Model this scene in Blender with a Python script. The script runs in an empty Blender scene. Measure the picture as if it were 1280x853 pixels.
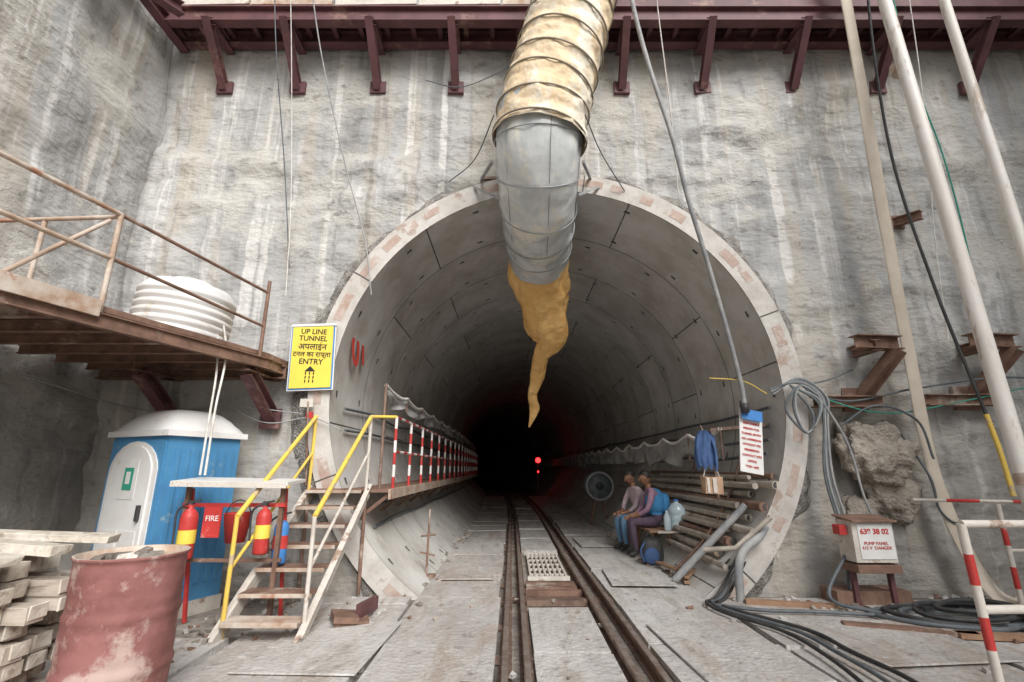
import bpy, math, random
from mathutils import Vector, Matrix, noise, Euler
random.seed(7)
S=bpy.context.scene
V=Vector
def nz(x,y,z,o=4):
    return noise.fractal(V((x,y,z)),1.0,2.0,o)
def bend(y): return -.0022*max(0,y-14)**2

# ------------------------------------------------ materials
def mat(name,c1,c2=None,scale=3,rough=.8,metal=0,bump=.3,bdist=.01,stretch=(1,1,1),c3=None,s3=1.2,t3=.55,spec=.4,fine=None):
    m=bpy.data.materials.new(name); m.use_nodes=True
    n=m.node_tree.nodes; l=m.node_tree.links
    p=n['Principled BSDF']; p.inputs['Roughness'].default_value=rough; p.inputs['Metallic'].default_value=metal
    p.inputs['Specular IOR Level'].default_value=spec
    c2=c2 or tuple(x*.7 for x in c1)
    tc=n.new('ShaderNodeTexCoord'); mp=n.new('ShaderNodeMapping'); mp.inputs['Scale'].default_value=stretch
    l.new(tc.outputs['Object'],mp.inputs['Vector'])
    t=n.new('ShaderNodeTexNoise'); t.inputs['Scale'].default_value=scale; t.inputs['Detail'].default_value=4; t.inputs['Roughness'].default_value=.65
    l.new(mp.outputs[0],t.inputs['Vector'])
    r=n.new('ShaderNodeValToRGB'); r.color_ramp.elements[0].position=.35; r.color_ramp.elements[1].position=.65
    r.color_ramp.elements[0].color=(*c2,1); r.color_ramp.elements[1].color=(*c1,1)
    l.new(t.outputs['Fac'],r.inputs[0]); col=r.outputs[0]
    if c3:
        t2=n.new('ShaderNodeTexNoise'); t2.inputs['Scale'].default_value=s3; t2.inputs['Detail'].default_value=6; t2.inputs['Roughness'].default_value=.7
        l.new(mp.outputs[0],t2.inputs['Vector'])
        r2=n.new('ShaderNodeValToRGB'); r2.color_ramp.elements[0].position=t3; r2.color_ramp.elements[1].position=t3+.08
        l.new(t2.outputs['Fac'],r2.inputs[0])
        mx=n.new('ShaderNodeMix'); mx.data_type='RGBA'; l.new(r2.outputs[0],mx.inputs[0]); l.new(col,mx.inputs[6]); mx.inputs[7].default_value=(*c3,1)
        col=mx.outputs[2]
    l.new(col,p.inputs['Base Color'])
    if bump:
        t4=n.new('ShaderNodeTexNoise'); t4.inputs['Scale'].default_value=fine or scale*6; t4.inputs['Detail'].default_value=2
        l.new(tc.outputs['Object'],t4.inputs['Vector'])
        b=n.new('ShaderNodeBump'); b.inputs['Strength'].default_value=bump; b.inputs['Distance'].default_value=bdist
        l.new(t4.outputs['Fac'],b.inputs['Height']); l.new(b.outputs[0],p.inputs['Normal'])
    return m

class NT:
    def __init__(s,name,rough=.9,spec=.25):
        s.m=bpy.data.materials.new(name); s.m.use_nodes=True; s.n=s.m.node_tree.nodes; s.l=s.m.node_tree.links
        s.p=s.n['Principled BSDF']; s.p.inputs['Roughness'].default_value=rough; s.p.inputs['Specular IOR Level'].default_value=spec
        s.tc=s.n.new('ShaderNodeTexCoord')
    def tex(s,sc,st=(1,1,1),det=5,ro=.65,dist=0):
        mp=s.n.new('ShaderNodeMapping'); mp.inputs['Scale'].default_value=st; s.l.new(s.tc.outputs['Object'],mp.inputs[0])
        t=s.n.new('ShaderNodeTexNoise'); t.inputs['Scale'].default_value=sc; t.inputs['Detail'].default_value=det; t.inputs['Roughness'].default_value=ro
        t.inputs['Distortion'].default_value=dist
        s.l.new(mp.outputs[0],t.inputs['Vector']); return t.outputs['Fac']
    def ramp(s,f,a,b,c1=(0,0,0),c2=(1,1,1)):
        if a>b: a,b,c1,c2=b,a,c2,c1
        r=s.n.new('ShaderNodeValToRGB'); e=r.color_ramp.elements; e[0].position=a; e[1].position=b; e[0].color=(*c1,1); e[1].color=(*c2,1)
        s.l.new(f,r.inputs[0]); return r.outputs[0]
    def mix(s,f,a,c,mode='MIX'):
        x=s.n.new('ShaderNodeMix'); x.data_type='RGBA'; x.blend_type=mode
        if isinstance(f,float): x.inputs[0].default_value=f
        else: s.l.new(f,x.inputs[0])
        s.l.new(a,x.inputs[6])
        if isinstance(c,tuple): x.inputs[7].default_value=(*c,1)
        else: s.l.new(c,x.inputs[7])
        return x.outputs[2]
    def mul(s,a,b):
        q=s.n.new('ShaderNodeMath'); q.operation='MULTIPLY'; s.l.new(a,q.inputs[0])
        if isinstance(b,float): q.inputs[1].default_value=b
        else: s.l.new(b,q.inputs[1])
        return q.outputs[0]
    def bump(s,h,st,d,prev=None):
        b=s.n.new('ShaderNodeBump'); b.inputs['Strength'].default_value=st; b.inputs['Distance'].default_value=d; s.l.new(h,b.inputs['Height'])
        if prev: s.l.new(prev,b.inputs['Normal'])
        return b.outputs[0]
def wall_mat():
    a=NT('shotcrete_wall')
    big=a.tex(.7,(1,1,1.3),4)
    c=a.ramp(a.tex(1.2,(1,1,.7),6),.30,.68,(.33,.335,.335),(.52,.515,.50))
    st2=a.tex(2.0,(1,1,.10),5,.6)
    c=a.mix(a.mul(a.ramp(st2,.50,.60),.75),c,(.46,.42,.355))
    c=a.mix(a.mul(a.ramp(st2,.45,.35),.7),c,(.24,.24,.235))
    st1=a.tex(6,(1,1,.012),3,.5)
    c=a.mix(a.mul(a.ramp(st1,.58,.66),.6),c,(.72,.71,.68))
    c=a.mix(a.mul(a.ramp(st1,.43,.35),.6),c,(.27,.255,.235))
    c=a.mix(a.mul(a.ramp(big,.53,.62),.75),c,(.56,.545,.50))
    fine=a.tex(5,(1,1,1.4),7,.70)
    c=a.mix(a.mul(a.ramp(fine,.57,.68),.75),c,(.22,.205,.185))
    sx=a.n.new('ShaderNodeSeparateXYZ'); a.l.new(a.tc.outputs['Object'],sx.inputs[0])
    ad=a.n.new('ShaderNodeMath'); ad.operation='MULTIPLY_ADD'; a.l.new(st2,ad.inputs[0]); ad.inputs[1].default_value=3.4; a.l.new(sx.outputs['Z'],ad.inputs[2])
    mr=a.n.new('ShaderNodeMapRange'); a.l.new(ad.outputs[0],mr.inputs[0]); mr.inputs[1].default_value=1.2; mr.inputs[2].default_value=5.0; mr.inputs[3].default_value=.55; mr.inputs[4].default_value=0
    c=a.mix(mr.outputs[0],c,(.32,.285,.24))
    a.l.new(c,a.p.inputs['Base Color'])
    h=a.mul(fine,a.ramp(big,.40,.56,(.25,.25,.25),(1,1,1)))
    a.l.new(a.bump(h,.75,.075,a.bump(a.tex(1.6,(1,1,2.2),3),.45,.13)),a.p.inputs['Normal'])
    return a.m
def slab_mat(name,c1,c2,stain):
    a=NT(name,.6,.4)
    g=a.tex(1.1,(1,.6,1),6,.7)
    c=a.ramp(g,.34,.62,c2,c1)
    s1=a.tex(2.2,(1.5,.4,1),6,.72,.6)
    c=a.mix(a.mul(a.ramp(s1,.49,.62),.8),c,stain)
    s2=a.tex(8,(1,1,1),5,.75)
    c=a.mix(a.mul(a.ramp(s2,.57,.68),.65),c,(.15,.135,.12))
    c=a.mix(a.mul(a.ramp(s2,.43,.34),.5),c,(.72,.70,.67))
    a.l.new(c,a.p.inputs['Base Color'])
    r=a.ramp(s1,.35,.6,(.28,.28,.28),(.8,.8,.8)); a.l.new(r,a.p.inputs['Roughness'])
    w=a.n.new('ShaderNodeTexVoronoi'); w.inputs['Scale'].default_value=24; a.l.new(a.tc.outputs['Object'],w.inputs['Vector'])
    a.l.new(a.bump(w.outputs['Distance'],.45,.014,a.bump(s1,.6,.03)),a.p.inputs['Normal'])
    return a.m
def lining_mat():
    a=NT('segment_concrete',.7,.4); n=a.n;l=a.l
    br=n.new('ShaderNodeTexBrick'); br.offset=.37; l.new(a.tc.outputs['UV'],br.inputs['Vector'])
    br.inputs['Color1'].default_value=(.64,.63,.60,1); br.inputs['Color2'].default_value=(.51,.505,.485,1); br.inputs['Mortar'].default_value=(.11,.105,.10,1)
    br.inputs['Scale'].default_value=1; br.inputs['Mortar Size'].default_value=.011; br.inputs['Mortar Smooth'].default_value=.3
    br.inputs['Brick Width'].default_value=3.02; br.inputs['Row Height'].default_value=1.4
    c=a.mix(1.0,br.outputs['Color'],a.ramp(a.tex(1.5,(1,1,1),6),.3,.62,(.68,.65,.60),(1,1,1)),'MULTIPLY')
    c=a.mix(a.mul(a.ramp(a.tex(5,(1,1,.3),4),.58,.68),.5),c,(.70,.68,.65))
    l.new(c,a.p.inputs['Base Color'])
    b=n.new('ShaderNodeBump'); b.invert=True; b.inputs['Strength'].default_value=.6; b.inputs['Distance'].default_value=.02
    l.new(br.outputs['Fac'],b.inputs['Height']); l.new(b.outputs[0],a.p.inputs['Normal'])
    return a.m

M={}
M['wall']=wall_mat()
M['lining']=lining_mat()
M['rim']=mat('rim_concrete',(.60,.58,.545),(.45,.42,.385),4,.8,c3=(.38,.30,.25),s3=2,t3=.56)
M['packer']=mat('packer_red',(.38,.26,.21),(.50,.42,.37),6,c3=(.56,.52,.48),s3=3,t3=.54)
M['collar']=mat('grout_collar',(.42,.40,.37),(.15,.14,.125),7,.95,bump=1,bdist=.05)
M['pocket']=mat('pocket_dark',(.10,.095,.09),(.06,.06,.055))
M['ground']=mat('ground_dirt',(.34,.31,.27),(.17,.145,.125),2.2,.85,bump=.8,bdist=.04,c3=(.11,.095,.08),s3=3,t3=.6)
M['slab']=slab_mat('slab_concrete',(.61,.595,.57),(.43,.41,.385),(.36,.325,.285))
M['slab2']=slab_mat('slab_dusty_plate',(.55,.53,.505),(.38,.355,.33),(.36,.295,.245))
M['rail']=mat('rail_rust',(.29,.20,.155),(.15,.10,.08),7,.6,.3,c3=(.42,.36,.31),s3=5,t3=.58)
M['railtop']=mat('rail_head',(.52,.46,.42),(.34,.25,.2),9,.4,.6)
M['maroon']=mat('maroon_steel',(.16,.07,.075),(.10,.045,.048),3,.6,c3=(.28,.17,.14),t3=.58)
M['rust']=mat('rusty_steel',(.28,.17,.125),(.15,.09,.065),5,.75,.1,c3=(.46,.39,.33),t3=.57)
M['rustlight']=mat('peeling_rust',(.60,.54,.47),(.38,.25,.17),4,.8,c3=(.38,.19,.12),s3=3,t3=.58)
M['white']=mat('white_paint',(.80,.79,.77),(.70,.68,.65),4,.5,bump=.1,c3=(.55,.48,.40),s3=5,t3=.62)
M['dirtywhite']=mat('dirty_white',(.70,.67,.61),(.53,.48,.42),4,.6,c3=(.34,.24,.18),s3=4,t3=.55)
M['plastic']=mat('white_plastic',(.80,.80,.79),(.73,.72,.70),2,.4,bump=.05,c3=(.64,.60,.53),s3=3,t3=.6)
M['yellow']=mat('yellow_paint',(.82,.60,.10),(.74,.50,.11),6,.5,bump=.1,c3=(.52,.41,.27),s3=7,t3=.56)
M['red']=mat('red_paint',(.56,.055,.05),(.43,.04,.035),6,.45,bump=.1,c3=(.5,.30,.26),s3=6,t3=.60)
M['blue']=mat('blue_cabin',(.09,.29,.52),(.07,.23,.43),2,.4,bump=.05,c3=(.29,.40,.47),s3=3,t3=.59)
M['black']=mat('black_rubber',(.03,.03,.032),(.06,.06,.06),6,.55)
M['cable']=mat('grey_cable',(.15,.17,.18),(.09,.10,.11),6,.5)
M['hose']=mat('grey_hose',(.38,.38,.37),(.24,.25,.26),5,.6)
M['fabric']=mat('duct_fabric',(.76,.63,.45),(.72,.55,.34),2.2,.75,bump=.9,bdist=.05,c3=(.80,.73,.60),s3=1.3,t3=.50,fine=6,stretch=(1,1,.6))
M['orange']=mat('duct_fabric_orange',(.78,.50,.20),(.66,.38,.12),3,.7,bump=1,bdist=.06,fine=5)
M['rib']=mat('duct_rib',(.34,.30,.24),(.24,.21,.17))
M['film']=mat('elbow_sheet',(.66,.68,.67),(.48,.51,.52),2.0,.2,0,bump=.5,bdist=.03,c3=(.74,.71,.61),s3=1.4,t3=.54,fine=5,stretch=(1.6,1.6,.4),spec=.7)
M['filmrib']=mat('elbow_seam',(.34,.36,.37),(.24,.25,.26),4,.4,.2)
M['drum']=mat('drum_paint',(.31,.135,.125),(.20,.08,.07),4,.7,.1,bump=.3,c3=(.46,.34,.30),s3=2.6,t3=.54)
M['timber']=mat('painted_timber',(.58,.52,.45),(.40,.34,.28),4,.8,stretch=(.4,3,3),c3=(.27,.215,.17),s3=2,t3=.54)
M['timber_end']=mat('timber_end',(.70,.66,.58),(.50,.44,.36),9,.8,c3=(.34,.28,.22),s3=6,t3=.55)
M['pink']=mat('pinkish_timber',(.44,.31,.29),(.33,.22,.2),5,.8)
M['wood']=mat('plank_wood',(.42,.26,.16),(.28,.165,.105),5,.7)
M['pipe']=mat('muddy_pipe',(.56,.51,.44),(.36,.32,.27),4,.6,.2,c3=(.24,.18,.13),s3=3,t3=.58)
M['tarp']=mat('grey_tarp',(.40,.39,.38),(.22,.22,.215),3,.8,bump=.5,bdist=.03)
M['strap']=mat('flat_hose',(.68,.61,.51),(.56,.49,.40),2,.8,bump=.2)
M['pole']=mat('pole_white',(.77,.745,.70),(.65,.61,.55),2,.5,stretch=(2,2,.4),c3=(.50,.42,.35),s3=3,t3=.56)
M['rope']=mat('rope_white',(.76,.74,.70),(.55,.52,.48),8,.9)
M['green']=mat('green_rope',(.05,.35,.25),(.04,.25,.2),8)
M['signyellow']=mat('sign_yellow',(.84,.68,.10),(.78,.60,.09),3,.5,bump=0,c3=(.7,.6,.3),s3=4,t3=.62)
M['signwhite']=mat('sign_white',(.80,.80,.78),(.7,.7,.68),3,.5,bump=0)
M['signblue']=mat('sign_blue',(.07,.25,.6),(.06,.2,.5),3,.5,bump=0)
M['ink']=mat('ink_black',(.02,.02,.02),(.03,.03,.03),bump=0)
M['inkred']=mat('ink_red',(.56,.05,.04),(.46,.05,.04),bump=0)
M['inkgreen']=mat('ink_green',(.04,.35,.25),(.04,.3,.2),bump=0)
M['skin']=mat('skin',(.28,.145,.085),(.24,.12,.07),8,.5,bump=0)
M['hair']=mat('hair',(.015,.012,.011),(.03,.026,.02),30,.5)
M['jeans']=mat('jeans',(.17,.30,.46),(.12,.22,.36),12,.85,bump=.3)
M['purple']=mat('dark_trousers',(.12,.085,.12),(.085,.06,.09),12,.85)
M['shirtp']=mat('pink_shirt',(.58,.46,.50),(.46,.36,.40),12,.85)
M['shirtm']=mat('mauve_shirt',(.36,.22,.30),(.27,.16,.23),12,.85)
M['vest']=mat('blue_vest',(.07,.30,.58),(.05,.21,.45),8,.8)
M['cloth']=mat('blue_cloth',(.07,.13,.28),(.04,.08,.18),5,.85)
M['bag']=mat('jute_bag',(.52,.36,.25),(.38,.24,.15),8,.9)
M['jug']=mat('jug_plastic',(.60,.72,.78),(.50,.62,.68),3,.12,bump=0,spec=.8)
M['rock']=mat('rock',(.47,.42,.355),(.30,.265,.225),4,.95,bump=.9,bdist=.05,c3=(.24,.20,.17),s3=3,t3=.58)

# ------------------------------------------------ builder
class B:
    def __init__(s,name): s.name=name; s.v=[]; s.f=[]; s.m=[]; s.s=[]; s.mats=[]
    def mi(s,k):
        if k not in s.mats: s.mats.append(k)
        return s.mats.index(k)
    def add(s,vs,fs,k,sm=False):
        o=len(s.v); s.v+= [tuple(v) for v in vs]
        for i,f in enumerate(fs):
            s.f.append(tuple(o+j for j in f)); s.m.append(s.mi(k if isinstance(k,str) else k[i])); s.s.append(sm)
    def box(s,c,d,k,rot=(0,0,0),jit=0):
        R=Euler([math.radians(a) for a in rot]).to_matrix(); vs=[]
        for x in(-.5,.5):
            for y in(-.5,.5):
                for z in(-.5,.5):
                    q=R@V((x*d[0]+random.uniform(-jit,jit),y*d[1]+random.uniform(-jit,jit),z*d[2]+random.uniform(-jit,jit)))
                    vs.append(q+V(c))
        s.add(vs,[(0,1,3,2),(4,6,7,5),(0,4,5,1),(2,3,7,6),(0,2,6,4),(1,5,7,3)],k)
    def beam(s,p,q,w,h,k,up=(0,0,1),ox=0,oy=0):
        p=V(p);q=V(q);z=(q-p).normalized();x=V(up).cross(z)
        if x.length<1e-3: x=V((1,0,0)).cross(z)
        x.normalize(); y=z.cross(x); vs=[]
        for b in(p,q):
            for i,j in((-1,-1),(1,-1),(1,1),(-1,1)): vs.append(b+x*(ox+i*w/2)+y*(oy+j*h/2))
        s.add(vs,[(3,2,1,0),(4,5,6,7),(0,1,5,4),(1,2,6,5),(2,3,7,6),(3,0,4,7)],k)
    def ibeam(s,p,q,w,h,k,up=(0,0,1),t=.014):
        s.beam(p,q,w,t,k,up,0,h/2-t/2); s.beam(p,q,w,t,k,up,0,-h/2+t/2); s.beam(p,q,t,h-2*t-.002,k,up)
    def tube(s,pts,r,k,n=12,caps=True,sm=True,kf=None,flat=1,wr=0,wf=.12):
        pts=[V(p) for p in pts]; N=len(pts); rr=r if isinstance(r,(list,tuple)) else [r]*N
        T=[]
        for i in range(N):
            a=pts[max(0,i-1)];b=pts[min(N-1,i+1)];T.append((b-a).normalized())
        x=V((0,0,1)).cross(T[0])
        if x.length<.1: x=V((1,0,0))
        x=(x-T[0]*x.dot(T[0])).normalized(); vs=[]
        for i in range(N):
            x=(x-T[i]*x.dot(T[i])).normalized(); y=T[i].cross(x)
            for j in range(n):
                a=2*math.pi*j/n; rad=rr[i]
                w=1+(wr*nz(math.cos(a)*2.2,math.sin(a)*2.2,i*wf,3) if wr else 0)
                vs.append(pts[i]+x*math.cos(a)*rad*w+y*math.sin(a)*rad*flat*w)
        fs=[];ks=[]
        for i in range(N-1):
            for j in range(n):
                fs.append((i*n+j,i*n+(j+1)%n,(i+1)*n+(j+1)%n,(i+1)*n+j)); ks.append(kf(i) if kf else k)
        s.add(vs,fs,ks,sm)
        if caps: s.add([vs[j] for j in range(n)][::-1]+[vs[(N-1)*n+j] for j in range(n)],[tuple(range(n)),tuple(range(n,2*n))],k)
    def lathe(s,c,prof,k,n=32,sm=True,kf=None,M_=None):
        vs=[];c=V(c);N=len(prof)
        for r,z in prof:
            for j in range(n):
                a=2*math.pi*j/n; q=V((r*math.cos(a),r*math.sin(a),z)); vs.append((M_@q if M_ else q)+c)
        fs=[];ks=[]
        for i in range(N-1):
            for j in range(n):
                fs.append((i*n+j,i*n+(j+1)%n,(i+1)*n+(j+1)%n,(i+1)*n+j)); ks.append(kf(i) if kf else k)
        s.add(vs,fs,ks,sm)
    def ell(s,c,r,k,n=14,f=None,rot=None):
        vs=[];m=n//2+3;R=rot or Matrix.Identity(3)
        for i in range(m+1):
            th=math.pi*i/m
            for j in range(n):
                a=2*math.pi*j/n; q=V((math.sin(th)*math.cos(a),math.sin(th)*math.sin(a),math.cos(th)))
                if f: q=f(q)
                vs.append(R@V((q.x*r[0],q.y*r[1],q.z*r[2]))+V(c))
        fs=[(i*n+j,(i+1)*n+j,(i+1)*n+(j+1)%n,i*n+(j+1)%n) for i in range(m) for j in range(n)]
        s.add(vs,fs,k,True)
    def build(s,bevel=0,parent=None):
        me=bpy.data.meshes.new(s.name); me.from_pydata(s.v,[],s.f)
        for k in s.mats: me.materials.append(M[k])
        me.polygons.foreach_set('material_index',s.m); me.polygons.foreach_set('use_smooth',s.s); me.update()
        o=bpy.data.objects.new(s.name,me); S.collection.objects.link(o)
        if bevel:
            b=o.modifiers.new('bev','BEVEL'); b.width=bevel; b.segments=2; b.limit_method='ANGLE'; b.angle_limit=math.radians(50)
        if parent: o.parent=parent
        return o
def cr(pts,n=8):
    P=[V(p) for p in pts]; P=[P[0]*2-P[1]]+P+[P[-1]*2-P[-2]]; o=[]
    for i in range(1,len(P)-2):
        for k in range(n):
            t=k/n; a,b,c,d=P[i-1:i+3]
            o.append(.5*((2*b)+(c-a)*t+(2*a-5*b+4*c-d)*t*t+(3*b-a-3*c+d)*t**3))
    o.append(P[-2]); return o
def text(body,loc,size,k,rot=(90,0,0),parent=None,name='lettering',ext=.002,bold=0):
    cu=bpy.data.curves.new(name,'FONT'); cu.body=body; cu.size=size; cu.align_x='CENTER'; cu.align_y='CENTER'; cu.extrude=ext; cu.offset=bold
    cu.materials.append(M[k]); o=bpy.data.objects.new(name,cu); S.collection.objects.link(o); o.location=loc; o.rotation_euler=[math.radians(a) for a in rot]
    if parent: o.parent=parent
    return o

WY=6.16; CX,CZ=.57,2.34; RI,RO=2.88,3.16
# ------------------------------------------------ walls
def gridwall(name,origin,du,dv,nu,nv,normal,hole=False,amp=.07,seed=0):
    b=B(name); o=V(origin);du=V(du);dv=V(dv);nn=V(normal); vs=[];keep=[]
    for j in range(nv+1):
        for i in range(nu+1):
            p=o+du*i+dv*j
            rough=max(0,nz(p.x*.45+seed,p.y*.45,p.z*.5+4,2)+.35)
            d=amp*nz(p.x*.6+seed,p.y*.6,p.z*.7,3)+amp*.7*rough*nz(p.x*2.5,p.y*2.5+seed,p.z*3.6,5)
            ld=nz(p.x*.35+3,p.y*.35,p.z*2.2+seed,5); d+=.08*max(0,ld)*rough*1.7
            r=math.hypot(p.x-CX,p.z-CZ)
            if hole:
                if r<3.6:
                    k=max(0,1-(r-3.1)/.5); d=d*(1-.6*k)-.12*k*max(0,nz(p.x*1.6,3,p.z*1.6,5)+.2)
                rb=math.hypot((p.x-4.5)/.62,(p.z-1.45)/.75)
                if rb<1: d-=.22*(1-rb**3)
            vs.append(p+nn*d); keep.append(r)
    fs=[]
    for j in range(nv):
        for i in range(nu):
            q=[j*(nu+1)+i,j*(nu+1)+i+1,(j+1)*(nu+1)+i+1,(j+1)*(nu+1)+i]
            if hole and max(keep[a] for a in q)<3.12: continue
            fs.append(tuple(q))
    b.add(vs,fs,'wall',True); return b.build()
gridwall('portal_wall',(-5.6,WY,-.3),(.07,0,0),(0,0,.07),210,170,(0,-1,0),True,.09)
gridwall('shaft_wall',(-5.3,-11,-.3),(0,.1,0),(0,0,.1),173,118,(1,0,0),False,.10,5)
gridwall('shaft_wall',(8.9,-11,-.3),(0,.25,0),(0,0,.25),70,47,(-1,0,0),False,.09,9)

g=B('ground'); g.add([(-60,-60,-.06),(60,-60,-.06),(60,140,-.06),(-60,140,-.06)],[(0,1,2,3)],'ground'); g.build()

# ------------------------------------------------ tunnel lining
t=B('tunnel_lining'); NS=128; Y0=6.06; NR=52
ys=[Y0+1.4*k for k in range(NR+1)]
vs=[];fs=[]
for y in ys:
    for j in range(NS+1):
        a=2*math.pi*j/NS-math.pi/2
        vs.append((CX+bend(y)+RI*math.cos(a),y,CZ+RI*math.sin(a)))
for i in range(NR):
    for j in range(NS): fs.append((i*(NS+1)+j,(i+1)*(NS+1)+j,(i+1)*(NS+1)+j+1,i*(NS+1)+j+1))
t.add(vs,fs,'lining',True); nl=len(fs)
fv=[]
for r,y in((RI,Y0),(RO,Y0)):
    for j in range(NS): 
        a=2*math.pi*j/NS; fv.append((CX+r*math.cos(a),y,CZ+r*math.sin(a)))
t.add(fv,[(j,(j+1)%NS,NS+(j+1)%NS,NS+j) for j in range(NS)],'rim')
fv=[]
for r,y in((RO,Y0),(RO,Y0+.6)):
    for j in range(NS): 
        a=2*math.pi*j/NS; fv.append((CX+r*math.cos(a),y,CZ+r*math.sin(a)))
t.add(fv,[(j,(j+1)%NS,NS+(j+1)%NS,NS+j) for j in range(NS)],'rim')
a=.2
while a<2*math.pi:
    L=random.uniform(.05,.17); q=[]; n=6; r0,r1=(2.975+random.uniform(-.02,.02),3.09)
    for i in range(n+1):
        aa=a+L*i/n
        for r in(r0,r1): q.append((CX+r*math.cos(aa),Y0-.004,CZ+r*math.sin(aa)))
    t.add(q,[(2*i,2*i+1,2*i+3,2*i+2) for i in range(n)],'packer'); a+=L+random.choice([.04,.09,.22])
for a in(.35,1.42,2.6,3.5,4.6,5.5):
    c0=V((CX+2.885*math.cos(a),Y0-.006,CZ+2.885*math.sin(a)));c1=V((CX+3.155*math.cos(a),Y0-.006,CZ+3.155*math.sin(a))); tt=V((-math.sin(a),0,math.cos(a)))*.007
    t.add([c0-tt,c1-tt,c1+tt,c0+tt],[(0,1,2,3)],'pocket')
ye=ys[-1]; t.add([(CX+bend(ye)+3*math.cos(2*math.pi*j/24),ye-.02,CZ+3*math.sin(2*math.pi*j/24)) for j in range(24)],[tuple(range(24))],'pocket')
for k in range(14):
    off=(k%2)*.13
    for s_ in(.22,1.18):
        y=Y0+1.4*k+s_
        for j in range(16):
            a=2*math.pi*j/16+off; c=V((CX+bend(y)+(RI-.006)*math.cos(a),y,CZ+(RI-.006)*math.sin(a)))
            tt=V((-math.sin(a),0,math.cos(a))); yy=V((0,1,0)); w=.045;h=.03
            t.add([c-tt*w-yy*h,c+tt*w-yy*h*.6,c+tt*w+yy*h*.6,c-tt*w+yy*h],[(0,1,2,3)],'pocket')
lo=t.build()
uv=lo.data.uv_layers.new(name='UVMap')
for p in lo.data.polygons:
    if p.index<nl:
        i,j=divmod(p.index,NS)
        us=[j,j,j+1,j+1]; yy=[ys[i],ys[i+1],ys[i+1],ys[i]]
        for q,li in enumerate(p.loop_indices): uv.data[li].uv=(us[q]/NS*18.12,yy[q]-Y0)
c=B('grout_collar'); vs=[];n1=240
for i in range(5):
    for j in range(n1):
        a=2*math.pi*j/n1; w=.08+.30*max(0,.3+nz(math.cos(a)*2.5,math.sin(a)*2.5,4,5)); r=3.13+i*w/4
        y=WY-.085+.035*i+.05*nz(math.cos(a)*14,math.sin(a)*14,i*.8,5)
        if i==0: y=WY+.02
        vs.append((CX+r*math.cos(a),y,CZ+r*math.sin(a)))
c.add(vs,[(i*n1+j,i*n1+(j+1)%n1,(i+1)*n1+(j+1)%n1,(i+1)*n1+j) for i in range(4) for j in range(n1)],'collar',True); c.build()
text('01',(-2.195,6.72,3.03),.66,'inkred',rot=(90,-14,90),name='ring_number_paint',ext=.001,bold=.016)

# ------------------------------------------------ floor slabs
b=B('paving_slabs')
def slabs(x0,x1,y0,y1,ks):
    y=y0
    while y<y1:
        L=random.uniform(.8,1.9); e=min(y+L,y1); z=random.uniform(-.014,.006); sk=random.uniform(-.03,.02)
        xb=bend((y+e)/2); k=random.choice(ks); sx=random.uniform(-.012,.012)
        b.box(((x0+x1)/2+xb+sx,(y+e)/2,-.03+z),(x1-x0-.03+sk,e-y-random.uniform(.012,.04),.055),k,rot=(random.uniform(-.35,.35),random.uniform(-.35,.35),random.uniform(-.8,.8)),jit=.006); y=e
slabs(-1.08,-.12,-1.5,26,['slab','slab','slab2']); slabs(1.12,2.22,-1.5,26,['slab','slab2'])
slabs(-2.35,-1.1,-1.5,5.95,['slab2','slab']); slabs(-3.6,-2.37,-1.5,4.6,['slab','slab2'])
slabs(2.24,3.7,-1.5,5.95,['slab','slab2','slab2']); slabs(3.72,5.1,-1.5,5.9,['slab2','slab']); slabs(5.12,7,-1.5,5.9,['slab'])
for y0,y1 in((-1,1.1),(1.14,2.9),(2.95,4.25),(4.3,5.55),(6.38,6.75),(9.1,10.6),(10.7,12),(12.3,14),(14.1,16),(16.2,18),(18.3,20)):
    b.box((.48+bend((y0+y1)/2),(y0+y1)/2,-.032),(.62,y1-y0,.05),'slab' if y0!=6.38 else 'rust',rot=(0,random.uniform(-.5,.5),0),jit=.006)
for (x,y,sx,sy,rz,k) in((-.62,7.3,.7,1.1,3,'slab2'),(-1.5,4.4,.9,1.2,-3,'slab'),(1.7,4.3,.85,1.3,4,'slab2'),(1.65,6.9,.8,1.0,-3,'slab'),(3.2,4.5,1.1,1.0,6,'slab2'),(-.62,4.1,.75,.9,-2,'slab2'),(1.6,10,.7,1.2,2,'slab')):
    b.box((x,y,.014),(sx,sy,.012),k,rot=(random.uniform(-.3,.3),random.uniform(-.3,.3),rz),jit=.004)
b.build(bevel=.008)
b=B('drain_grate')
b.box((.49,6.98,-.02),(.56,.05,.05),'dirtywhite');b.box((.49,8.8,-.02),(.56,.05,.05),'dirtywhite')
for i in range(8): b.box((.49-.24+i*.0686,7.89,-.02),(.028,1.76,.045),'dirtywhite')
for i in range(5): b.box((.49,7.2+i*.35,-.022),(.5,.03,.03),'dirtywhite')
b.build()
b=B('railway_track')
for x in(-.05,.11,.85,1.03):
    for i in range(-2,40):
        y=i*1.0; p=V((x+bend(y),y,0));q=V((x+bend(y+1),y+1,0))
        for w,h,z,k in((.10,.015,-.052,'rail'),(.018,.06,-.014,'rail'),(.052,.03,.031,'rail'),(.040,.004,.0485,'railtop')):
            b.beam(p+V((0,0,z)),q+V((0,0,z)),w,h,k)
for i in range(0,30):
    y=.4+i*.8
    if 5.5<y<6.4 or y>8.9 or y<3: b.box((.49+bend(y),y,-.05),(1.3,.16,.03),'rail')
b.box((.49,5.8,-.02),(.66,.1,.06),'rail');b.box((.49,6.2,-.02),(.66,.08,.06),'rust')
for x in(-.05,1.03):
    for i in range(14):
        y=2.6+i*.8; b.box((x+(-.06 if x<0 else .06),y,-.035),(.05,.08,.03),'rail')
b.build()

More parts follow.
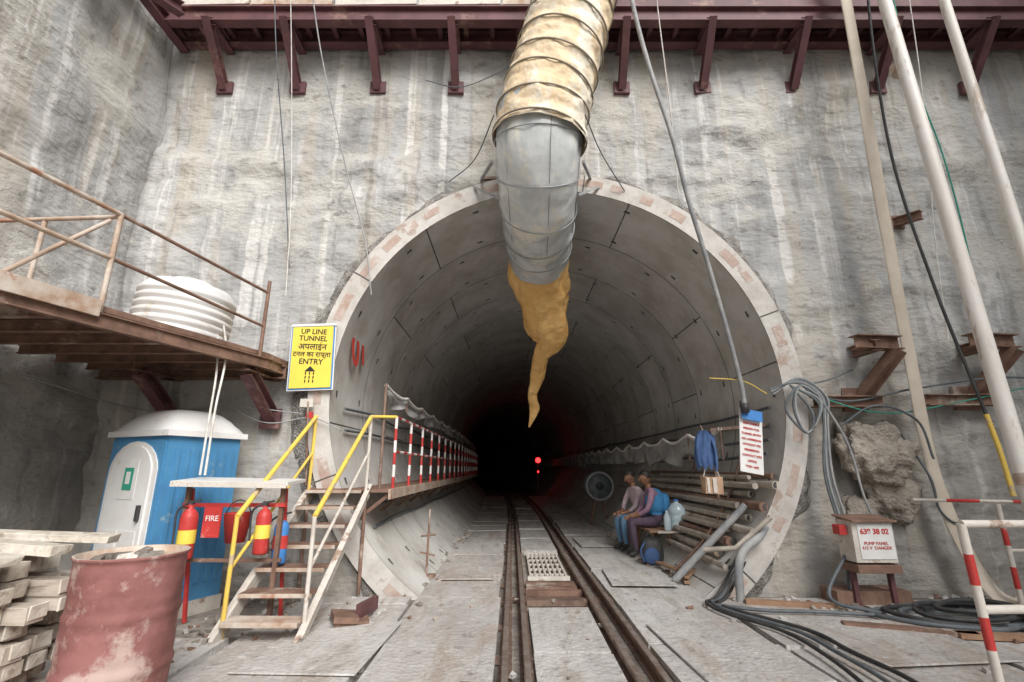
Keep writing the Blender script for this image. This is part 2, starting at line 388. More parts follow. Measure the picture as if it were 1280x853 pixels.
# ------------------------------------------------ top steel deck
b=B('steel_gantry_deck')
Z=7.78
for y,h in((5.62,.26),(6.02,.22)): b.ibeam((-5.2,y,Z+.05),(8.8,y,Z+.05),.14,h,'maroon')
for i in range(36): b.ibeam((-5.1+i*.4,5.68,Z+.1),(-5.1+i*.4,6.14,Z+.1),.07,.1,'maroon')
b.box((1.8,5.88,Z+.205),(14,.62,.02),'maroon')
for i in range(5): b.box((-4.5+i*1.24,5.60,Z+.72),(1.2,.03,.95),'rustlight' if i in(1,4) else 'dirtywhite',rot=(0,random.uniform(-1.5,1.5),0))
b.box((5,5.6,Z+.33),(7.6,.03,.22),'maroon')
b.tube([(2,5.6,Z+1.2),(8.8,5.6,Z+1.2)],.03,'rust'); b.tube([(2,5.6,Z+.8),(8.8,5.6,Z+.8)],.03,'rust')
for x in(-4.4,-3.28,-2.05,-.86,1.68,2.92,4.3,5.6,7.0):
    b.ibeam((x,6.12,7.0),(x-.02,5.52,Z-.06),.11,.12,'maroon',up=(0,1,1))
    b.box((x,6.13,7.03),(.24,.06,.2),'maroon')
    b.ibeam((x,5.6,Z-.06),(x,6.14,Z-.06),.13,.12,'maroon')
b.ibeam((-5.25,4.0,7.35),(-4.7,5.4,7.7),.14,.18,'maroon'); b.ibeam((-5.25,2,8),(-5.1,6.1,7.75),.14,.18,'maroon')
b.build()

# ------------------------------------------------ ventilation duct
def duct(b,ctrl,rad,k,rk,step=.36,n=56,bul=.035,wr=.05,rr=.012,wf=.12):
    P=cr([p for p in ctrl],30); L=[0]
    for i in range(1,len(P)): L.append(L[-1]+(P[i]-P[i-1]).length)
    m=int(L[-1]/.03); pts=[];rs=[]; j=0
    for i in range(m+1):
        s=L[-1]*i/m
        while j<len(L)-2 and L[j+1]<s: j+=1
        f=(s-L[j])/max(1e-6,L[j+1]-L[j]); pts.append(P[j].lerp(P[j+1],f))
        u=s/L[-1]; R=rad[0]+(rad[1]-rad[0])*u
        rs.append(R*(1-bul*abs(math.sin(math.pi*s/step))))
    b.tube(pts,rs,k,n=n,caps=False,wr=wr,wf=wf)
    q=0
    while q*step<=L[-1]:
        i=min(m-1,max(1,int(round(q*step/L[-1]*m)))); T=(pts[i+1]-pts[i-1]).normalized(); x=T.cross(V((0,1,.3))).normalized(); y=T.cross(x); R=rad[0]+(rad[1]-rad[0])*i/m
        tl=random.uniform(-.05,.05)
        b.tube([pts[i]+(x*math.cos(a)+y*math.sin(a))*(R*1.018)+T*tl*math.cos(a+q) for a in [2*math.pi*c/48 for c in range(49)]],rr,rk,6,caps=False); q+=1
    return pts
b=B('ventilation_duct')
duct(b,[(1.75,5.15,11),(1.28,5.16,9.2),(.86,5.18,7.6),(.58,5.19,6.5),(.40,5.2,5.8),(.34,5.22,5.36)],(.50,.585),'fabric','rib',.34,wr=.06,bul=.03,rr=.012,wf=.2)
duct(b,[(.37,5.2,5.8),(.338,5.22,5.5),(.33,5.35,5.12),(.35,5.78,4.80),(.40,6.55,4.66),(.42,7.0,4.6)],(.555,.47),'film','filmrib',.42,wr=.05,bul=.025,rr=.007)
for k in range(6):
    a=2*math.pi*k/6+.3; P=cr([(.338,5.22,5.5),(.33,5.35,5.12),(.35,5.78,4.80),(.40,6.55,4.66)],6); q=[]
    for i in range(len(P)):
        T=(P[min(i+1,len(P)-1)]-P[max(0,i-1)]).normalized(); x=V((1,0,0)); x=(x-T*x.dot(T)).normalized(); y=T.cross(x); R=.556-.08*i/len(P)
        q.append(P[i]+(x*math.cos(a)+y*math.sin(a))*R)
    b.tube(q,.005,'filmrib',5)
# collapsed fabric sleeve trailing into the bore
P=cr([(.42,6.9,4.56),(.44,7.2,4.28),(.50,7.5,4.02),(.60,7.8,3.74),(.66,8.05,3.50),(.52,8.3,3.32),(.46,8.7,3.02),(.38,9.0,2.72),(.43,9.2,2.48),(.33,9.4,2.16)],8)
W=[.46,.44,.39,.34,.24,.14,.13,.08,.09,.012]; n=len(P); rs=[]
for i in range(n):
    u=i/(n-1)*(len(W)-1); a=int(min(u,len(W)-2)); rs.append(W[a]+(W[a+1]-W[a])*(u-a))
b.tube(P,rs,'orange',n=56,wr=.24,flat=.5,caps=False,wf=.09)
b.beam((-.25,5.3,5.15),(-.45,6.15,5.45),.035,.035,'hose');b.beam((-.1,5.5,4.72),(-.6,6.15,5.35),.035,.035,'hose')
b.beam((.9,5.3,5.15),(1.15,6.15,5.45),.035,.035,'hose');b.beam((.85,5.5,4.8),(1.3,6.15,5.35),.035,.035,'hose')
b.beam((-.45,6.1,5.44),(1.2,6.1,5.44),.04,.04,'rail')
b.tube(cr([(-.22,5.0,5.6),(-.5,5.6,5.4),(-.9,6.05,5.35)]),.008,'cable',6); b.tube(cr([(.9,5.0,5.6),(1.2,5.6,5.5),(1.6,6.05,5.2)]),.008,'cable',6)
b.build()

# ------------------------------------------------ left steel platform
b=B('steel_access_platform'); DZ=2.70
edge=[(-3.98,2.1),(-3.48,3.85),(-2.92,5.6),(-2.9,6.1)]
top=[(x,y,DZ+.03) for x,y in edge]+[(-5.25,6.1,DZ+.03),(-5.25,2.1,DZ+.03)]
bot=[(x,y,z-.05) for x,y,z in top]; n=6
b.add(top+bot,[tuple(range(n)),tuple(range(2*n-1,n-1,-1))]+[(i,i+n,(i+1)%n+n,(i+1)%n) for i in range(n)],'rust')
for (x,y),(x2,y2) in zip(edge,edge[1:]):
    b.ibeam((x,y,DZ-.10),(x2,y2,DZ-.10),.07,.13,'rust')
b.box((-4.30,3.0,DZ+.055),(1.1,1.6,.04),'rustlight',rot=(0,0,-16)); b.box((-3.70,2.95,DZ-.01),(.03,1.8,.14),'rustlight',rot=(0,0,-16))
for i in range(9):
    y=2.4+i*.42; xe=(-3.48-(3.85-y)*.285 if y<3.85 else -3.48+(y-3.85)*.32)-.06; b.ibeam((-5.2,y,DZ-.09),(xe,y,DZ-.09),.05,.1,'rust')
b.ibeam((-5.2,5.95,DZ-.14),(-2.85,5.95,DZ-.14),.12,.17,'rust')
for x in(-4.3,-3.05):
    b.ibeam((x,5.35,DZ-.16),(x,6.14,DZ-.16),.13,.13,'rust'); b.ibeam((x,5.45,DZ-.22),(x+.02,6.12,DZ-.70),.14,.14,'maroon',up=(0,1,1)); b.box((x,6.12,DZ-.70),(.25,.05,.25),'maroon')
posts=[(-3.94,2.25),(-3.48,3.85),(-2.94,5.45)]
for x,y in posts: b.tube([(x,y,DZ-.05),(x,y,DZ+.89)],.022,'rustlight' if y<5 else 'rust',8)
for h,k in((.88,'rustlight'),(.46,'rustlight')):
    b.tube([(-4.4,0.6,DZ+h+.1),(posts[0][0],posts[0][1],DZ+h+.06),(posts[1][0],posts[1][1],DZ+h)],.022,k,8)
    b.tube([(posts[1][0],posts[1][1],DZ+h),(posts[2][0],posts[2][1],DZ+h-.14)],.018,'rust',8)
b.tube([(-3.48,3.85,DZ+.86),(-5.2,3.95,DZ+.86)],.02,'rustlight',8); b.tube([(-4.2,3.9,DZ),(-4.2,3.9,DZ+.86)],.02,'rustlight',8); b.tube([(-3.85,3.3,DZ+.05),(-3.52,3.8,DZ+.8)],.018,'rustlight',8)
b.build()
b=B('water_tank'); prof=[(0,0),(.42,0),(.46,.03)]
for i in range(6):
    z=.05+i*.085; prof+= [(.46,z),(.485,z+.02),(.485,z+.055),(.46,z+.075)]
prof+=[(.45,.58),(.40,.64),(.25,.68),(.2,.68),(.2,.72),(0,.73)]
b.lathe((-3.75,5.2,DZ+.05),prof,'plastic',40,M_=Matrix.Rotation(math.radians(5),3,'Y')); b.build()
b=B('hanging_rope')
b.tube(cr([(-3.3,5.2,3.1),(-3.15,5.15,2.6),(-3.05,4.95,2.0),(-3.02,4.9,1.33)]),.012,'rope',6); b.tube(cr([(-3.38,5.2,3.2),(-3.2,5.1,2.5),(-3.13,5.0,1.9),(-3.1,4.95,1.33)]),.012,'rope',6); b.build()

# ------------------------------------------------ portable toilet
b=B('portable_toilet')
o=V((-3.5,5.0,-.06)); u=V((-.915,.403,0)); w=V((.403,.915,0)); zz=V((0,0,1))
def pt(a,c_,h): return o+u*a+w*c_+zz*h
def pbox(a0,a1,c0,c1,h0,h1,k):
    vs=[pt(a,c_,h) for a in(a0,a1) for c_ in(c0,c1) for h in(h0,h1)]
    b.add(vs,[(0,1,3,2),(4,6,7,5),(0,4,5,1),(2,3,7,6),(0,2,6,4),(1,5,7,3)],k)
WD,DP=.95,.80
pbox(-.02,WD+.02,-.02,DP+.02,0,.14,'dirtywhite')
pbox(0,WD,0,DP,.14,1.80,'blue')
for i in range(7): pbox(-.012,.0,.08+i*.1,.13+i*.1,.3,1.65,'blue')
n=10; A=[(.14,.2),(.81,.2)]; arch=[(.81,1.42)]+[(.475+.335*math.cos(math.pi*i/n),1.42+.27*math.sin(math.pi*i/n)) for i in range(1,n)]+[(.14,1.42)]
def plate(poly,c0,c1,k):
    m=len(poly); vs=[pt(a,c0,h) for a,h in poly]+[pt(a,c1,h) for a,h in poly]
    b.add(vs,[tuple(range(m)),tuple(range(2*m-1,m-1,-1))]+[(i,(i+1)%m,(i+1)%m+m,i+m) for i in range(m)],k)
plate([(.02,.15),(.93,.15),(.93,1.74),(.02,1.74)],-.018,-.001,'blue')
plate([(.07,.15),(.88,.15)]+[(.88,1.45)]+[(.475+.405*math.cos(math.pi*i/n),1.42+.31*math.sin(math.pi*i/n)) for i in range(1,n)]+[(.07,1.45)],-.030,-.019,'white')
plate(A+arch,-.046,-.031,'plastic')
for a0,a1 in((.2,.45),(.5,.75)): plate([(a0,.3),(a1,.3),(a1,.85),(a0,.85)],-.054,-.047,'white')
plate([(.34,1.15),(.61,1.15),(.61,1.55),(.34,1.55)],-.051,-.047,'signwhite'); plate([(.40,1.24),(.55,1.24),(.55,1.46),(.40,1.46)],-.055,-.052,'inkgreen'); plate([(.44,1.3),(.51,1.3),(.51,1.42),(.44,1.42)],-.058,-.056,'signwhite')
pbox(.18,.21,-.08,-.046,.95,1.1,'black')
N=14;vs=[]
for i in range(N+1):
    for j in range(N+1):
        a=-.05+(WD+.1)*i/N; c_=-.05+(DP+.1)*j/N
        h=1.84+.25*(1-abs(2*i/N-1)**4)*(1-abs(2*j/N-1)**4); vs.append(pt(a,c_,h))
b.add(vs,[(i*(N+1)+j,i*(N+1)+j+1,(i+1)*(N+1)+j+1,(i+1)*(N+1)+j) for i in range(N) for j in range(N)],'plastic',True)
pbox(-.05,WD+.05,-.05,DP+.05,1.78,1.84,'plastic')
b.build(bevel=.008)

# ------------------------------------------------ shelf + fire point
b=B('fire_point_stand')
b.box((-2.70,5.0,1.27),(1.08,.46,.03),'white',rot=(3,1,3)); b.box((-2.70,4.78,1.245),(1.08,.03,.05),'dirtywhite',rot=(0,1,3))
for x in(-3.18,-2.25):
    b.beam((x,4.95,-.05),(x,4.95,1.24),.04,.04,'rust'); b.beam((x,5.2,-.05),(x,5.0,1.2),.03,.03,'red')
b.beam((-3.2,4.93,1.05),(-2.2,4.93,1.05),.035,.035,'red'); b.beam((-3.2,4.95,.55),(-2.2,4.95,.55),.03,.03,'rust')
b.box((-2.87,4.88,.90),(.17,.01,.28),'red'); fp=b.build()
text('FIRE',(-2.87,4.872,.93),.07,'signwhite',parent=fp)
def ext(x,y,z,s=1,col='red'):
    b=B('fire_extinguisher'); r=.075*s
    b.lathe((x,y,z),[(0,0),(r*.9,0),(r,.02),(r,.36*s),(r*.9,.40*s),(r*.5,.44*s),(r*.28,.45*s),(r*.28,.49*s),(0,.49*s)],col,20)
    b.lathe((x,y,z+.14),[(r+.002,0),(r+.002,.12)],'signyellow' if col=='red' else 'red',20)
    b.box((x+.02,y,z+.51*s),(.12,.025,.02),'black',rot=(0,-12,0)); b.box((x,y,z+.50*s),(.04,.04,.04),'black')
    b.tube(cr([(x-.03,y,z+.5*s),(x-.11,y-.02,z+.42*s),(x-.105,y-.03,z+.25*s),(x-.085,y-.05,z+.1)]),.01,'black',8); b.build()
ext(-3.04,4.8,.58); ext(-2.36,4.85,.62,.9,'red'); ext(-2.27,5.05,.5,.9,'signblue')
b=B('fire_bucket'); b.lathe((-2.62,4.87,.72),[(0,0),(.085,0),(.125,.26),(.13,.265),(.12,.26),(.08,.02),(0,.02)],'red',24)
b.tube(cr([(-2.745,4.87,.97),(-2.7,4.87,1.06),(-2.62,4.87,1.1),(-2.54,4.87,1.06),(-2.495,4.87,.97)]),.006,'black',6); b.build()

# ------------------------------------------------ stairs
b=B('steel_staircase')
x0,x1=-2.45,-1.76; ya,yb=4.42,6.15; zt=1.16
for x in(x0,x1): 
    b.beam((x,ya,-.02),(x,yb,zt-.03),.035,.13,'dirtywhite'); b.beam((x+(.02 if x==x1 else -.02),ya,.05),(x+(.02 if x==x1 else -.02),yb,zt+.045),.05,.014,'dirtywhite')
for i in range(7):
    f=(i+.75)/7; b.box(((x0+x1)/2,ya+(yb-ya)*f-.05,zt*f+.02),(x1-x0-.04,.21,.02),'rust' if i else 'rustlight',jit=.004); b.box(((x0+x1)/2,ya+(yb-ya)*f-.158,zt*f+.010),(x1-x0-.04,.010,.035),'rustlight')
for x in(x0,x1):
    b.tube([(x,ya+.12,-.04),(x,ya+.12,.98)],.02,'yellow' if x==x0 else 'dirtywhite',10)
    b.tube([(x,yb-.1,zt-.1),(x,yb-.1,zt+.86)],.02,'yellow' if x==x0 else 'dirtywhite',10)
    b.tube([(x,ya+.12,.98),(x,yb-.1,zt+.86)],.024,'yellow',10)
    b.tube([(x,ya+.12,.55),(x,yb-.1,zt+.42)],.016,'yellow' if x==x0 else 'dirtywhite',10)
    b.tube([(x,yb-.1,.0),(x,yb-.1,zt-.1)],.022,'rust',8)
b.build(bevel=.003)

# ------------------------------------------------ tunnel walkway + railing
b=B('tunnel_walkway')
for i in range(26):
    y=6.12+i*1.0; xb=bend(y+.5); xl=-2.04
    b.box(((xl-1.5)/2+xb,y+.5,1.13),(-1.5-xl,.985,.04),'rust' ); b.box((-1.49+xb,y+.5,1.09),(.03,1.0,.12),'rustlight')
    b.beam((-1.52+xb,y+.1,1.08),(-1.98+xb,y+.1,.72),.04,.04,'rust')
b.box((-2.1,6.1,1.14),(.75,.12,.04),'rust')
b.build()
b=B('guard_railing')
for i in range(22):
    y=6.3+i*.95; xb=bend(y); seg=['red','white']
    for j in range(6): b.tube([(-1.5+xb,y,1.14+j*.15),(-1.5+xb,y,1.14+(j+1)*.15)],.02,seg[j%2],8)
    y2=y+.95;x2=bend(y2)
    for h in(2.04,1.6):
        for j in range(4):
            f0=j/4;f1=(j+1)/4
            b.tube([(-1.5+xb+(x2-xb)*f0,y+.95*f0,h),(-1.5+xb+(x2-xb)*f1,y+.95*f1,h)],.017,seg[j%2],8,caps=False)
b.tube([(-1.76,6.05,2.02),(-1.5,6.3,2.04)],.02,'yellow',8)
b.build()
def drape(name,xf,z0,y0,y1,dep,pitch,k='tarp',sag=.10,ropek='rope'):
    b=B(name); n=int((y1-y0)/.1); vs=[];m=6; tp=[]
    for i in range(n+1):
        y=y0+(y1-y0)*i/n; ph=((y-y0)/pitch)%1; sg=sag*4*ph*(1-ph)*(1+.4*nz(y,0,0,2))
        for j in range(m+1):
            f=j/m; D=dep*(.75+.35*nz(y*1.3,1,1,3)); x=xf(y)+bend(y)+.05*f*math.sin(y*7+f*2)+.04*nz(y*2,f*2,0,3)
            vs.append((x,y,z0-sg-D*f))
        tp.append((xf(y)+bend(y),y,z0-sg+.012))
    b.add(vs,[(i*(m+1)+j,(i+1)*(m+1)+j,(i+1)*(m+1)+j+1,i*(m+1)+j+1) for i in range(n) for j in range(m)],k,True)
    b.tube(tp,.026,ropek,6)
    for i in range(int((y1-y0)/pitch)+1):
        y=y0+i*pitch; b.tube([(xf(y)+bend(y),y,z0+.03),(xf(y)+bend(y),y,z0-dep*.9)],.014,'rail',6)
    return b
b=drape('draped_cable_cover',lambda y:-1.64,2.43,6.2,28,.22,1.3,sag=.06); b.tube([(-1.64,6.2,1.15),(-1.64,6.2,2.46)],.02,'rail',8); b.build()
b=drape('draped_cable_cover',lambda y:2.62+.1*math.sin(y*.3),1.88,6.35,34,.42,1.15)
b.tube([(2.62,6.4,1.0),(2.62,6.4,1.9)],.02,'rail',8); b.beam((2.6,6.4,1.88),(3.4,6.4,1.95),.04,.04,'rail')
b.build()
b=B('tunnel_service_cables')
for z in(1.95,1.75,1.55,2.15):
    hw=math.sqrt(RI**2-(z-CZ)**2)-.06; b.tube(cr([(CX+hw+bend(y)-.01,y,z+.03*math.sin(y*2+z*9)) for y in [6.3+i*1.5 for i in range(18)]],4),.022,'cable',6)
for z in(1.9,2.2,.7):
    hw=math.sqrt(RI**2-(z-CZ)**2)-.05; b.tube(cr([(CX-hw+bend(y),y,z+.03*math.sin(y*2+z*5)) for y in [6.5+i*1.5 for i in range(16)]],4),.02,'cable',6)
b.build()
b=B('stacked_pipes')
random.seed(3)
for i,(z,r,L) in enumerate([(1.30,.035,5.2),(1.20,.05,6),(1.07,.04,4.6),(.95,.055,5.4),(.80,.045,4.3),(.67,.05,3.4),(.52,.055,2.6),(.38,.05,2.9),(.28,.035,2.2)]):
    hw=math.sqrt(RI**2-(z-CZ)**2)-r-.015; ys_=6.15+random.uniform(-.22,.35); x=CX+hw
    b.tube([(x-random.uniform(0,.05),ys_,z),(x-random.uniform(0,.12),ys_+L,z+random.uniform(-.05,.05))],r,'pipe' if i%3 else 'rust',14)
    b.tube([(x-.002,ys_-.001,z),(x-.003,ys_+.004,z)],r*.8,'pocket',14)
    if i<7:
        b.tube([(x-.11,ys_+.2+random.uniform(0,.4),z-.02),(x-.14,ys_+L*.8,z-.03)],r*.8,'pipe',12)
for y in(6.9,8.6): 
    q=[]
    for i in range(9):
        a=math.radians(-55+i*6); q.append((CX+(RI-.14)*math.cos(a),y,CZ+(RI-.14)*math.sin(a)))
    b.tube(q,.018,'rust',6)
b.tube([(2.93,6.35,.95),(2.05,6.6,.04)],.045,'hose',12)
b.tube([(3.0,5.9,.85),(2.6,6.0,.5),(2.3,6.2,.45)],.03,'pipe',10)
b.tube(cr([(3.02,6.1,.72),(2.85,5.95,.62),(2.62,5.85,.5),(2.52,5.8,.32),(2.5,5.8,-.02)],8),.045,'hose',12)
b.build()

# ------------------------------------------------ bench + things by workers
b=B('wooden_bench')
b.box((2.38,9.0,.43),(.42,1.9,.035),'wood'); b.box((2.55,8.25,.425),(.55,.5,.03),'dirtywhite')
for x in(2.24,2.52):
    for y in(8.2,9.1,9.9): b.box((x,y,.18),(.05,.05,.46),'wood')
b.build(bevel=.004)
b=B('water_jug'); b.lathe((2.66,8.2,.445),[(0,0),(.12,0),(.14,.02),(.14,.1),(.132,.115),(.14,.13),(.14,.21),(.132,.225),(.14,.24),(.135,.32),(.08,.39),(.035,.41),(.035,.45),(0,.45)],'jug',28); b.lathe((2.66,8.2,.875),[(.04,0),(.04,.03),(0,.03)],'signblue',16); b.build()
b=B('water_jug'); b.lathe((2.46,8.08,.445),[(0,0),(.05,0),(.055,.02),(.055,.2),(.02,.27),(.02,.3),(0,.3)],'jug',20); b.build()
b=B('backpack'); b.ell((2.12,7.85,.17),(.17,.13,.21),'black',18,lambda q:V((math.copysign(abs(q.x)**.7,q.x),math.copysign(abs(q.y)**.7,q.y),math.copysign(abs(q.z)**.75,q.z)))); b.ell((2.08,7.72,.13),(.12,.05,.12),'cloth',14)
b.tube(cr([(2.05,7.9,.36),(2.1,7.9,.43),(2.17,7.9,.36)]),.012,'black',6); b.tube(cr([(2.0,7.75,.32),(1.92,7.72,.2),(1.97,7.74,.05)]),.015,'cloth',6); b.build()
b=B('timber_offcuts')
b.box((2.28,7.0,.03),(.07,.9,.04),'wood',rot=(2,0,-12)); b.box((2.2,7.2,.07),(.1,.8,.03),'wood',rot=(0,4,10)); b.box((2.42,7.3,.06),(.06,.7,.05),'rust',rot=(3,0,-25)); b.box((2.35,6.8,.10),(.05,.6,.03),'wood',rot=(5,0,-35)); b.build(bevel=.004)
b=B('hanging_jacket')
vs=[];N=14;m=12
for i in range(N+1):
    for j in range(m+1):
        f=i/N;g_=j/m-.5; wv=.05+.07*min(1,f*5)+.015*f; vs.append((2.44+g_*2*wv+.012*math.sin(f*7),6.22-.05*math.cos(g_*3)+.022*math.sin(g_*22+f*2),1.86-.46*f*(1+.08*math.sin(j*1.9))))
b.add(vs,[(i*(m+1)+j,i*(m+1)+j+1,(i+1)*(m+1)+j+1,(i+1)*(m+1)+j) for i in range(N) for j in range(m)],'cloth',True)
b.tube(cr([(2.37,6.2,1.80),(2.33,6.18,1.66),(2.325,6.17,1.5),(2.34,6.17,1.42)],6),.030,'cloth',10,flat=.6); b.tube(cr([(2.51,6.2,1.80),(2.55,6.18,1.64),(2.55,6.17,1.45),(2.535,6.17,1.36)],6),.030,'cloth',10,flat=.6)
b.tube([(2.44,6.22,1.85),(2.44,6.3,1.93)],.01,'rail',6)
b.build()
b=B('jute_bag'); b.box((2.5,6.25,1.19),(.22,.14,.20),'bag',jit=.012); b.box((2.5,6.165,1.19),(.05,.008,.18),'dirtywhite'); b.box((2.42,6.165,1.19),(.03,.008,.18),'dirtywhite'); b.tube(cr([(2.4,6.25,1.29),(2.45,6.25,1.42),(2.55,6.25,1.42),(2.6,6.25,1.29)]),.008,'rope',6); b.build(bevel=.02)
b=B('notice_board'); R=(-6,10,8)
b.box((2.93,6.0,1.72),(.30,.012,.78),'signwhite',rot=R); b.box((2.975,5.985,2.03),(.27,.006,.13),'signblue',rot=R); nb=b.build()
q=Euler([math.radians(a) for a in R]).to_matrix()
for i,s_ in enumerate(['RESPONSIBLE','PERSON FOR','TUNNEL ENTRY','NO ADMISSION','WITHOUT PPE','PERMISSION','CONTACT SITE','OFFICE','98201 4402']):
    p=V((2.93,6.0,1.72))+q@V((0,-.012,.21-i*.066)); text(s_,p,.036,'inkred',rot=(84,10,8),parent=nb,ext=.001,bold=.001)
text('SAFETY',V((2.93,6.0,1.72))+q@V((0,-.026,.315)),.06,'signyellow',rot=(84,10,8),parent=nb,ext=.001)
b=B('tunnel_entry_sign'); cx,cz,y=-2.56,2.77,5.98
b.box((cx,y+.02,cz),(.58,.02,.86),'signwhite',rot=(0,-2,0)); b.box((cx,y+.008,cz),(.555,.008,.835),'signblue',rot=(0,-2,0)); b.box((cx,y,cz),(.52,.012,.80),'signyellow',rot=(0,-2,0)); b.box((cx,y+.004,cz+.425),(.58,.02,.03),'signwhite',rot=(0,-2,0))
b.beam((cx-.2,y+.04,cz),(cx-.2,6.15,cz),.03,.03,'rust');b.beam((cx+.2,y+.04,cz),(cx+.2,6.15,cz),.03,.03,'rust')
b.add([(cx-.07,y-.009,cz-.19),(cx+.07,y-.009,cz-.19),(cx,y-.009,cz-.12)],[(0,1,2)],'ink')
for dx in(-.05,0,.05):
    for dz in(0,-.05,-.10): b.box((cx+dx,y-.009,cz-.215+dz),(.014,.004,.035),'ink')
sg=b.build()
for s_,z,sz in(('UP LINE',.33,.095),('TUNNEL',.24,.095),('अपलाईन',.13,.11),('टनल का रास्ता',.03,.088),('ENTRY',-.065,.10)):
    text(s_,(cx,y-.008,cz+z),sz,'ink',rot=(90,2,0),parent=sg,ext=.001,bold=.0015)
b=B('wall_rod'); b.tube([(-2.53,5.95,2.2),(-2.45,5.95,1.2)],.012,'rust',6); b.box((-2.55,5.97,2.18),(.16,.03,.1),'dirtywhite'); b.box((-2.5,5.97,2.03),(.08,.03,.08),'red'); b.build()

# ------------------------------------------------ drum
b=B('oil_drum'); prof=[(0,.0),(.285,.0),(.29,.02)]
for z in [.04+i*.02 for i in range(42)]:
    r=.283+.010*math.exp(-((z-.29)/.018)**2)+.010*math.exp(-((z-.58)/.018)**2)+.0015*math.sin(z*70); prof.append((r,z))
prof+=[(.288,.88),(.295,.885),(.295,.90),(.28,.90),(.278,.86),(0,.855)]
s0=len(b.v); b.lathe((-2.33,3.2,0),prof,'drum',64,kf=lambda i:'rustlight' if i>46 else 'drum')
for i in range(s0,len(b.v)):
    x,y,z=b.v[i]; d=V((x+2.33,y-3.2,0))
    if d.length>.2: k=1-.05*max(0,nz(d.x*6,d.y*6,z*4,3)); b.v[i]=(-2.33+d.x*k,3.2+d.y*k,z)
for i in range(14):
    a=random.uniform(0,6.28); r=random.uniform(0,.2); b.box((-2.33+r*math.cos(a),3.2+r*math.sin(a),.875),(.08,.05,.04),random.choice(['dirtywhite','ground','yellow' if i==3 else 'ground']),rot=(random.uniform(-20,20),random.uniform(-20,20),random.uniform(0,180)))
b.build()
b=B('timber_stack'); random.seed(11)
for lv in range(9):
    for col in range(7):
        y=2.35+col*.15+random.uniform(-.02,.02); z=.05+lv*.098; xe=-2.60-.18*random.random()-(.12 if lv%3==2 else 0)
        if lv==8 and col in(2,5): continue
        L=1.5; k='pink' if (lv<4 and random.random()<.5) else 'timber'; a=random.uniform(-3,3)
        b.box((xe-L/2,y,z),(L,.118,.085),k,rot=(random.uniform(-3,3),random.uniform(-1,1),a),jit=.005)
        b.box((xe+.003,y-.0,z),(.012,.105,.073),'timber_end',rot=(0,0,a),jit=.004)
for i in range(4): b.box((-3.2,2.6+i*.25,.94+.01*i),(1.1,.13,.05),'timber_end',rot=(0,3,random.uniform(-14,14)),jit=.006)
b.build(bevel=.006)

# ------------------------------------------------ right side: poles, hoses
b=B('scaffold_pole'); b.tube([(5.03,5.15,9.8),(4.94,5.0,7.4),(4.68,4.51,-.03)],.072,'pole',16); b.tube([(4.97,5.06,6.4),(4.96,5.04,6.28)],.10,'rustlight',16); b.tube([(4.72,4.58,1.35),(4.716,4.57,1.25)],.088,'rustlight',16); b.build()
b=B('scaffold_pole'); b.tube([(5.40,4.75,9.4),(5.27,4.6,6.92),(4.95,4.2,-.03)],.052,'pole',16); b.build()
b=B('flat_hose'); b.tube(cr([(4.62,5.25,9.5),(4.70,5.3,7.76),(4.80,5.55,5.2),(4.93,5.8,2.8),(5.02,5.9,1.2),(5.2,5.75,.15),(5.35,5.45,.02)],10),.085,'strap',12,flat=.22,wr=.14); b.build()
b=B('hanging_hose'); b.tube(cr([(1.35,4.9,9.5),(1.59,5.0,7.4),(1.78,5.1,6.4),(2.02,5.2,5.45),(2.22,5.4,4.7),(2.45,5.6,4.0),(2.7,5.8,3.1),(2.86,5.93,2.4),(2.88,5.95,2.1)],8),.028,'hose',10); b.lathe((2.88,5.95,2.05),[(.0,0),(.05,.01),(.05,.12),(0,.13)],'black',12); b.build()
b=B('hanging_wires')
def w(pts,r=.009,k='cable'): b.tube(cr(pts,8),r,k,6)
w([(-3.4,5.1,9),(-3.3,5.4,7.2),(-3.2,5.9,5.5),(-3.0,6.0,4.0)],.008); w([(-2.95,5,9),(-2.7,5.4,7.2),(-2.35,5.8,5.6),(-2.0,5.95,4.4),(-1.85,5.95,3.6)],.010,'hose'); w([(-3.15,5,9),(-3.1,5.5,7),(-3.05,5.9,5),(-3.0,6.0,3.6)],.007,'rope')
w([(1.9,5.0,9),(2.0,5.2,7.4),(2.15,5.5,6.1),(2.3,5.9,5.0)],.008,'rope'); w([(5.2,5.2,9),(5.0,5.3,7.7),(5.1,5.6,5.5),(5.35,5.7,3.6),(5.5,5.6,2.0)],.018,'black')
w([(5.5,5.6,2.0),(5.5,5.55,1.6),(5.48,5.5,1.1)],.026,'yellow'); w([(5.5,5.4,9),(5.65,5.6,7),(6.0,5.8,5.6),(6.15,5.95,4.2),(6.05,5.95,3.4)],.010,'green'); w([(5.7,5.3,9),(5.75,5.6,6.6),(5.7,5.9,4.4),(5.6,5.95,3)],.008,'rope')
w([(-5.2,5.0,2.35),(-4.6,6.0,2.1),(-3.6,6.02,2.15),(-2.6,6.0,2.05)],.008,'hose'); w([(-1.3,6.0,7.05),(-.7,6.0,6.95),(.2,6.0,7.45)],.008)
w([(-3.9,6.0,2.35),(-3.1,6.0,1.95),(-2.5,6.0,2.0),(-2.1,6.0,1.85)],.008,'hose')
b.build()
b=B('cable_bundle'); random.seed(5)
